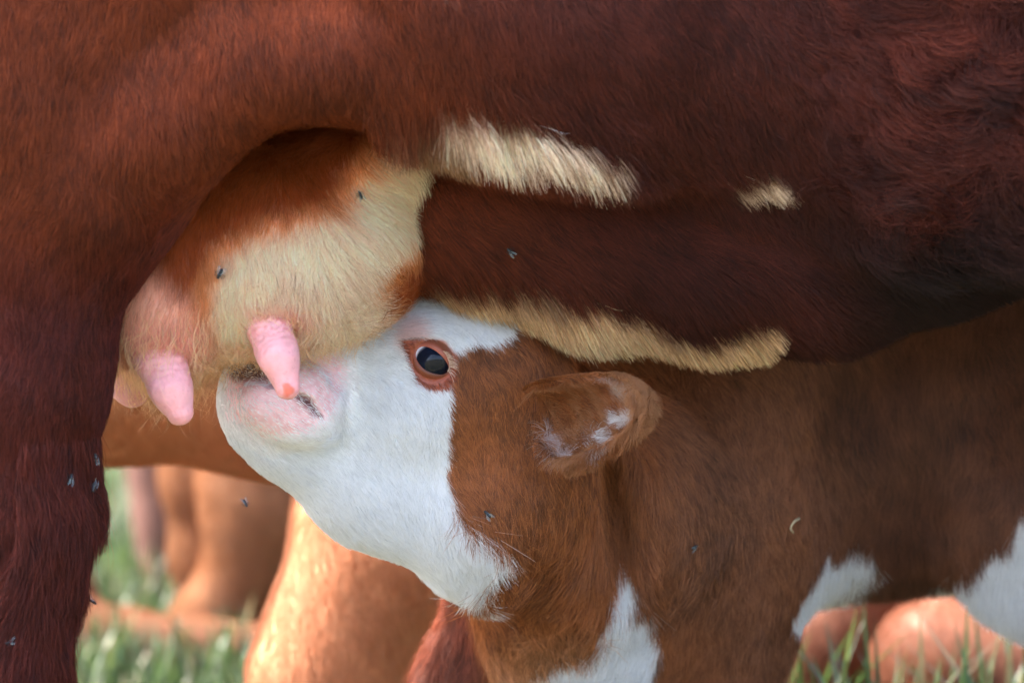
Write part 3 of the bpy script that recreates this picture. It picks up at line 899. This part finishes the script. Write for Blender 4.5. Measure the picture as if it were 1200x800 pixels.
#---- ear
def calf_ear(mirror=False):
    base = P(620, 494, .282); tip = P(754, 472, .222)
    ax = tip - base; Ln = np.linalg.norm(ax); ax /= Ln
    fw = np.array([0, -1.0, 0]); up = np.cross(fw, ax) * -1
    if up[2] < 0: up = -up
    fw = np.cross(ax, up); fw = fw if fw[1] < 0 else -fw
    nu, nv = 30, 24
    uu = np.linspace(0, 1, nu); vv = np.linspace(-1, 1, nv)
    prof_u = np.array([0, .08, .2, .38, .58, .75, .88, .96, 1.0])
    hi = np.array([.036, .042, .045, .046, .045, .042, .034, .022, .001])
    lo = np.array([.026, .044, .055, .057, .050, .041, .031, .019, .001])
    S = []
    for side in (0, 1):
        for u in uu:
            h, l = np.interp(u, prof_u, hi), np.interp(u, prof_u, lo)
            depth = .036 * (1 - u) ** 1.0 + .011
            for v in vv:
                w = (.90 - .10 * u) * (h if v > 0 else l) * math.sin(abs(v) * 1.571) * (1 if v > 0 else -1)
                d = depth * (1 - v * v)            # hollow of the cup, away from the viewer
                th = .0065 * (1 - v ** 6) * (1 - u ** 8)
                q = base + ax * Ln * u + up * w - fw * d + fw * (.002 * abs(v)) + (-fw * th if side else 0)
                S.append(q)
    V = np.array(S)
    F = []
    o = nu * nv
    for i in range(nu - 1):
        for j in range(nv - 1):
            a = i * nv + j
            F.append((a, a + nv, a + nv + 1, a + 1)); F.append((o + a, o + a + 1, o + a + nv + 1, o + a + nv))
    for i in range(nu - 1):
        a = i * nv; F.append((a, o + a, o + a + nv, a + nv)); b = a + nv - 1; F.append((b, b + nv, o + b + nv, o + b))
    for j in range(nv - 1):
        a = (nu - 1) * nv + j; F.append((a, o + a, o + a + 1, a + 1))
    F = np.array(F)
    if mirror:
        V = V.copy(); V[:, 1] = .74 - V[:, 1]; V[:, 2] -= .022; F = F[:, ::-1]
    # vertex normals
    fn = np.cross(V[F[:, 2]] - V[F[:, 0]], V[F[:, 3]] - V[F[:, 1]])
    N = np.zeros_like(V)
    for k in range(4):
        np.add.at(N, F[:, k], fn)
    inner = np.arange(len(V)) < o
    N = unit(N)
    s = np.sign((N[inner] @ (fw if not mirror else fw * np.array([1, -1, 1]))).mean())
    if s < 0:
        F = F[:, ::-1]; N = -N
    ear = new_mesh('ear', V, F, M_HIDE, calf, np.tile(CBROWN * .8, (len(V), 1)))
    if mirror:
        return
    p, n = sample(V, F, N, 52000, facing=-.98)
    t = (p - base) @ ax / Ln; w = (p - base) @ up
    isin = (n @ fw) > .1
    c = vary(p, np.tile(CBROWN, (len(p), 1)), .28, .22)
    c = blend(c, CTAN, isin * np.clip(.5 * vn(p, 120, 1, 4.0) + .5 * vn(p, 260, 2) + .15, 0, .8))
    for poly in ([(704, 482), (735, 474), (744, 484), (716, 500), (706, 494)], [(680, 502), (694, 500), (708, 520), (700, 526), (686, 516)], [(634, 508), (652, 506), (664, 534), (650, 540)], [(700, 436), (730, 436), (748, 452), (728, 456), (708, 450)]):
        s = patch(p, poly, .30, .002, 120)
        c = blend(c, CW * .92, sstep(-.004, .004, s + .002 * vn(p, 300)) * isin * (.9 if poly[0][0] in (704, 680) else .45))
    edge = sstep(.6, .95, t) + sstep(.030, .045, np.abs(w))
    c = blend(c, CTAN, np.clip(edge, 0, 1) * .8)
    comb = np.where(isin[:, None], ax * .6 - up * .45, ax * .9 + up * (np.sign(w) * .5)[:, None]) + fw * (.5 * np.clip(edge, 0, 1))[:, None]
    L = .012 + .011 * isin * sstep(.9, .3, t) + .006 * (w < -.02) + .009 * np.clip(edge, 0, 1)
    keep = rng.random(len(p)) > .35 * isin * (w > .005) * (t < .45)
    grow('ear_hair', p[keep], n[keep], comb[keep], L[keep], .6, c[keep], M_CALFHAIR, ear, width=.00027, wave=1.0, droop=.2, stray=.30, npts=6)
calf_ear()
calf_ear(True)

#------------------------------------------------------------------ animals behind
def far_animal(name, label, build, grid, tint, group='cattle resting and standing behind', dark=None):
    b = Body(); root_xy = build(b)
    o = empty(name, (root_xy[0], root_xy[1], 0), label, 'calf' if 'calf' in name else 'cow', group)
    V, F, N = b.mesh(*grid)
    c = vary(V, np.tile(tint, (len(V), 1)), 0, .10, 0)
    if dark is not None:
        c = blend(c, lin((96, 66, 58)), (V[:, 1] > dark) * sstep(.75, .55, V[:, 2]))  # far-side legs painted darker, as if in the body's shade
    m = new_mesh('body', V, F, M_FAR, o, c)
    p, n = sample(V, F, N, lambda a: a * 160000, facing=-.3, frame=.05)
    if dark is not None:
        p, n = p[p[:, 1] < dark], n[p[:, 1] < dark]
    comb = np.tile(np.array([.2, 0, -1.0]), (len(p), 1))
    grow('coat', p, n, comb, np.full(len(p), .016), .35, vary(p, np.tile(tint, (len(p), 1)), .10, .10, .2), M_HAIR, m, width=.0003, npts=4)
    return o

def standing_calf(b):
    Y = 1.30
    a = P(-120, 400, Y); e = P(640, 400, Y)
    b.tube([(-160, 330, Y, .17), (120, 345, Y, .175), (330, 360, Y, .17), (560, 380, Y, .17)], sy=.9, k=.05)
    b.ell((300, 520, Y), (.10, .05, .03), rot=-.25, k=.03)
    b.ell((500, 590, Y - .16), (.135, .085, .17), rot=.3, k=.04)
    b.tube([(445, 660, Y - .17, .098), (385, 790, Y - .18, .088)], sy=.8, k=.04)
    q = P(390, 790, Y - .08)
    b.tube([('w', q[0], Y - .08, q[2], .08), ('w', q[0] + .07, Y - .08, .13, .042), ('w', q[0] + .05, Y - .08, .04, .035)], k=.03)
    b.tube([('w', q[0] + .12, Y + .10, q[2] + .1, .085), ('w', q[0] + .18, Y + .10, .15, .042), ('w', q[0] + .16, Y + .10, .04, .035)], k=.03)
    f = P(-110, 420, Y)
    for dy in (-.08, .09):
        b.tube([('w', f[0], Y + dy, f[2], .10), ('w', f[0] - .01, Y + dy, .28, .05), ('w', f[0] - .01, Y + dy, .16, .042), ('w', f[0], Y + dy, .04, .034)], k=.04)
    b.tube([('w', f[0] - .02, Y, f[2] + .12, .14), ('w', f[0] - .25, Y, f[2] + .25, .10), ('w', f[0] - .32, Y, f[2] + .28, .09), ('w', f[0] - .50, Y, f[2] + .14, .055)], k=.05)
    return (P(250, 400, Y)[0], Y)
far_animal('standing_calf', 'light orange calf standing behind, its sunlit thigh below the white chin', standing_calf,
           (axis((-1.2, .35, .012)), axis((.96, 1.60, .012)), axis((-.01, .95, .012))), lin((196, 140, 106)))

def far_cow(b):
    Y = 3.1
    a = P(240, 560, Y); k1 = P(240, 650, Y)
    b.tube([('w', a[0], Y, a[2] + .30, .10), ('w', a[0], Y, a[2], .055), ('w', k1[0], Y, k1[2], .042), ('w', k1[0] + .01, Y, .05, .040), ('w', k1[0] + .01, Y, .01, .055)], k=.04)
    y2 = Y - .14
    b.tube([('w', P(335, 520, y2)[0], y2, P(335, 520, y2)[2] + .15, .14), ('w', *P(322, 590, y2), .10), ('w', *P(302, 655, y2), .062), ('w', *P(262, 712, y2), .046), ('w', *P(232, 738, y2), .045)], k=.04)
    for x0, yy in ((192, Y + .75), (1000, Y + .55)):
        a = P(x0, 540, yy); d = P(x0 + 4, 700, yy)
        b.tube([('w', a[0], yy, a[2] + .2, .085), ('w', a[0], yy, a[2], .05), ('w', d[0], yy, .14, .042), ('w', d[0], yy, .02, .05)], k=.05)
    b.tube([('w', -.50, Y + .2, 1.0, .33), ('w', .55, Y + .2, .98, .36)], sy=.85, k=.08)
    b.tube([('w', .55, Y + .2, 1.05, .30), ('w', .95, Y + .2, 1.1, .17), ('w', 1.15, Y + .2, 1.05, .12), ('w', 1.4, Y + .2, .85, .08)], k=.08)
    for yy in (Y, Y + .4):
        b.tube([('w', .62, yy, .8, .13), ('w', .62, yy, .4, .06), ('w', .62, yy, .03, .05)], k=.06)
    return (0, Y + .2)
far_animal('distant_cow', 'blurred orange cow whose legs show beyond the udder', far_cow,
           (axis((-1.0, 1.55, .02)), axis((2.75, 3.9, .02)), axis((-.04, 1.45, .02))), lin((142, 98, 68)), dark=3.52)

def resting_calf(b):
    Y = 1.95
    b.ell((1170, 800, Y - .12), (.155, .11, .105), rot=-.2, k=.04)
    b.ell((1110, 770, Y - .16), (.07, .06, .05), rot=-.5, k=.05)
    b.tube([(880, 850, Y + .05, .055), (970, 745, Y + .08, .060), (1060, 660, Y + .1, .075), (1180, 620, Y + .12, .09), (1400, 640, Y + .1, .17)], k=.05)
    e = P(1500, 700, Y)
    b.tube([('w', P(1340, 700, Y)[0], Y + .05, .17, .17), ('w', e[0], Y + .05, .19, .17)], k=.06)
    b.tube([('w', e[0], Y + .05, .25, .12), ('w', e[0] + .2, Y + .03, .42, .09), ('w', e[0] + .38, Y, .36, .055)], k=.05)
    return (P(1250, 700, Y)[0], Y)
far_animal('resting_calf', 'blurred tan calf lying in grass at the lower right', resting_calf,
           (axis((.15, 1.6, .016)), axis((1.65, 2.35, .016)), axis((-.06, .56, .016))), lin((122, 76, 56)))

def lying_leg(b):
    Y = 2.75
    b.tube([(60, 775, Y, .075), (150, 757, Y, .045), (230, 757, Y, .035), (292, 762, Y, .038)], k=.03)
    b.tube([(60, 775, Y, .08), (-60, 720, Y + .1, .20), (-300, 700, Y + .15, .22)], k=.06)
    b.tube([(-300, 640, Y + .15, .16), (-420, 520, Y + .1, .11), (-520, 530, Y + .05, .07)], k=.06)
    return (P(-100, 700, Y)[0], Y)
far_animal('lying_calf', 'blurred brown calf lying far behind, one foreleg stretched over the grass', lying_leg,
           (axis((-1.6, -.2, .016)), axis((2.5, 3.2, .016)), axis((-.06, .8, .016))), lin((118, 76, 52)))

#------------------------------------------------------------------ flies and a straw
def bvh(ob):
    me = ob.data
    v = np.empty(len(me.vertices) * 3); me.vertices.foreach_get('co', v)
    v = v.reshape(-1, 3)
    return BVHTree.FromPolygons([tuple(q) for q in v], [tuple(p.vertices) for p in me.polygons])
TREES = {'cow': bvh(cow_mesh), 'udder': bvh(udder), 'calf': bvh(calf_mesh)}

def simple(name, rgb, rough=.4, alpha=1.0):
    m, nt, b = mat_nodes(name)
    b.inputs['Base Color'].default_value = (*rgb, 1)
    b.inputs['Roughness'].default_value = rough
    b.inputs['Alpha'].default_value = alpha
    return m
M_FLY = simple('fly_shell', (.012, .014, .018), .3)
M_WING = simple('fly_wing', (.22, .28, .31), .2, .40)

def fly_mesh():
    V, F, MI = [], [], []
    def ball(cx, cz, rx, ry, rz, seg=8, rings=5):
        o = len(V)
        V.append((cx - rx, 0, cz))
        for j in range(1, rings):
            t = math.pi * j / rings
            for i in range(seg):
                a = 2 * math.pi * i / seg
                V.append((cx - rx * math.cos(t), ry * math.sin(t) * math.cos(a), cz + rz * math.sin(t) * math.sin(a)))
        V.append((cx + rx, 0, cz))
        e = len(V) - 1
        for i in range(seg):
            F.append((o, o + 1 + (i + 1) % seg, o + 1 + i)); MI.append(0)
            for j in range(rings - 2):
                a = o + 1 + j * seg
                F.append((a + i, a + (i + 1) % seg, a + seg + (i + 1) % seg, a + seg + i)); MI.append(0)
            a = o + 1 + (rings - 2) * seg
            F.append((a + i, a + (i + 1) % seg, e)); MI.append(0)
    ball(-.0016, .0016, .0022, .0012, .0011)
    ball(.0008, .0018, .0014, .0012, .0012)
    ball(.0025, .0017, .0008, .0010, .0009)
    for s in (-1, 1):
        o = len(V)
        V.extend([(.0008, s * .0006, .0029), (-.0012, s * .0022, .0031), (-.0044, s * .0028, .0028), (-.0050, s * .0016, .0027), (-.0030, s * .0006, .0029)])
        F.append((o, o + 1, o + 2, o + 3, o + 4)); MI.append(1)
        for k, x in enumerate((.0016, .0006, -.0004)):
            o = len(V)
            q = .0025 + .0004 * k
            V.extend([(x, s * .0009, .0016), (x + .0003, s * .0009, .0016), (x + .0003, s * q, .0019), (x, s * q, .0019), (x + (1 - k) * .0008, s * (q + .0008), 0)])
            F.append((o, o + 1, o + 2, o + 3)); MI.append(0)
            F.append((o + 2, o + 3, o + 4)); MI.append(0)
    me = bpy.data.meshes.new('fly')
    me.from_pydata(V, [], F)
    me.materials.append(M_FLY); me.materials.append(M_WING)
    me.polygons.foreach_set('material_index', MI)
    me.update()
    return me
FLY = fly_mesh()
FLIES = [(197, 248, 'udder', 'dark fly at the crease beside the cow\'s thigh, lower of two'),
         (210, 225, 'udder', 'dark fly at the crease beside the cow\'s thigh, upper of two'),
         (390, 137, 'udder', 'fly on the top of the udder under the flank arch, left of two'),
         (407, 133, 'udder', 'fly on the top of the udder under the flank arch, right of two'),
         (470, 149, 'cow', 'fly on the flank edge where the udder meets the belly'),
         (418, 227, 'udder', 'dark fly on the pale right side of the udder'),
         (259, 319, 'udder', 'dark fly on the cream hair left of the front teat'),
         (600, 289, 'cow', 'fly on the dark brown belly above the cream stripe'),
         (887, 357, 'cow', 'tiny fly at the right end of the cream belly stripe'),
         (75, 560, 'cow', 'pale-winged fly on the cow\'s hind leg, middle height'),
         (100, 571, 'cow', 'fly near the right edge of the cow\'s hind leg'),
         (118, 536, 'cow', 'fly on the edge of the hind leg beside the far teat'),
         (7, 751, 'cow', 'fly low on the cow\'s hind leg by the picture\'s left edge'),
         (570, 600, 'calf', 'fly on the calf\'s brown cheek above the white throat'),
         (808, 638, 'calf', 'dark fly on the calf\'s shoulder'),
         (1065, 668, 'calf', 'tiny fly on the calf\'s brown belly at the right'),
         (108, 706, None, 'fly hovering in the air right of the cow\'s hind leg'),
         (287, 591, None, 'fly hovering in the air left of the calf\'s jaw')]
for i, (px, py, on, lab) in enumerate(FLIES):
    o = bpy.data.objects.new('fly', FLY)
    COL.objects.link(o)
    o['label'] = lab; o['category'] = 'fly'; o['group'] = 'flies on and around the cattle'
    d = Vector(P(px, py, 1) - CAM).normalized()
    hit = None
    if on:
        for x in (0, -8, -16, 8):
            d = Vector(P(px + x, py, 1) - CAM).normalized()
            hit = TREES[on].ray_cast(Vector(CAM), d)
            if hit[0] is not None: break
    if hit and hit[0] is not None:
        loc, nr = hit[0], hit[1]
        if nr.dot(d) > 0: nr = -nr
        o.location = loc + nr * (.006 if on != 'calf' else .005)
        q = nr.to_track_quat('Z', 'X')
    else:
        o.location = Vector(P(px, py, .22))
        q = Vector((.2, -.8, .6)).to_track_quat('Z', 'X')
    o.rotation_mode = 'QUATERNION'
    from mathutils import Quaternion
    o.rotation_quaternion = q @ Quaternion((0, 0, 1), random.uniform(0, 6.28))
    s = random.uniform(1.2, 1.6) if i != 8 and i != 15 else .75
    o.scale = (s, s, s)

def straw(pts, on, rad, label, rgb):
    P3 = []
    for px, py in pts:
        d = Vector(P(px, py, 1) - CAM).normalized()
        h = TREES[on].ray_cast(Vector(CAM), d)
        P3.append(np.array(h[0] + Vector((0, -.010, 0)) if h[0] is not None else P(px, py, .58)))
    V, F = [], []
    n = 6
    for i, q in enumerate(P3):
        t = P3[min(i + 1, len(P3) - 1)] - P3[max(i - 1, 0)]
        t /= np.linalg.norm(t)
        a = np.cross(t, [0, 1, 0]); a /= np.linalg.norm(a); b = np.cross(t, a)
        for k in range(n):
            w = 2 * math.pi * k / n
            V.append(q + rad * (1 - .4 * i / len(P3)) * (a * math.cos(w) + b * math.sin(w)))
    for i in range(len(P3) - 1):
        for k in range(n):
            F.append((i * n + k, i * n + (k + 1) % n, (i + 1) * n + (k + 1) % n, (i + 1) * n + k))
    F += [tuple(range(n))[::-1], tuple(range((len(P3) - 1) * n, len(P3) * n))]
    o = new_mesh('straw', V, F, simple('dry_straw', rgb, .6))
    o['label'] = label; o['category'] = 'straw'
straw([(936, 606), (931, 609), (927, 614), (926, 618), (929, 623)], 'calf', .0013, 'small bent straw caught in the calf\'s shoulder coat', (.62, .5, .3))
straw([(994, 226), (995, 230), (996, 234)], 'cow', .0011, 'tiny pale straw bit stuck in the cow\'s curly dark hair', (.6, .46, .25))
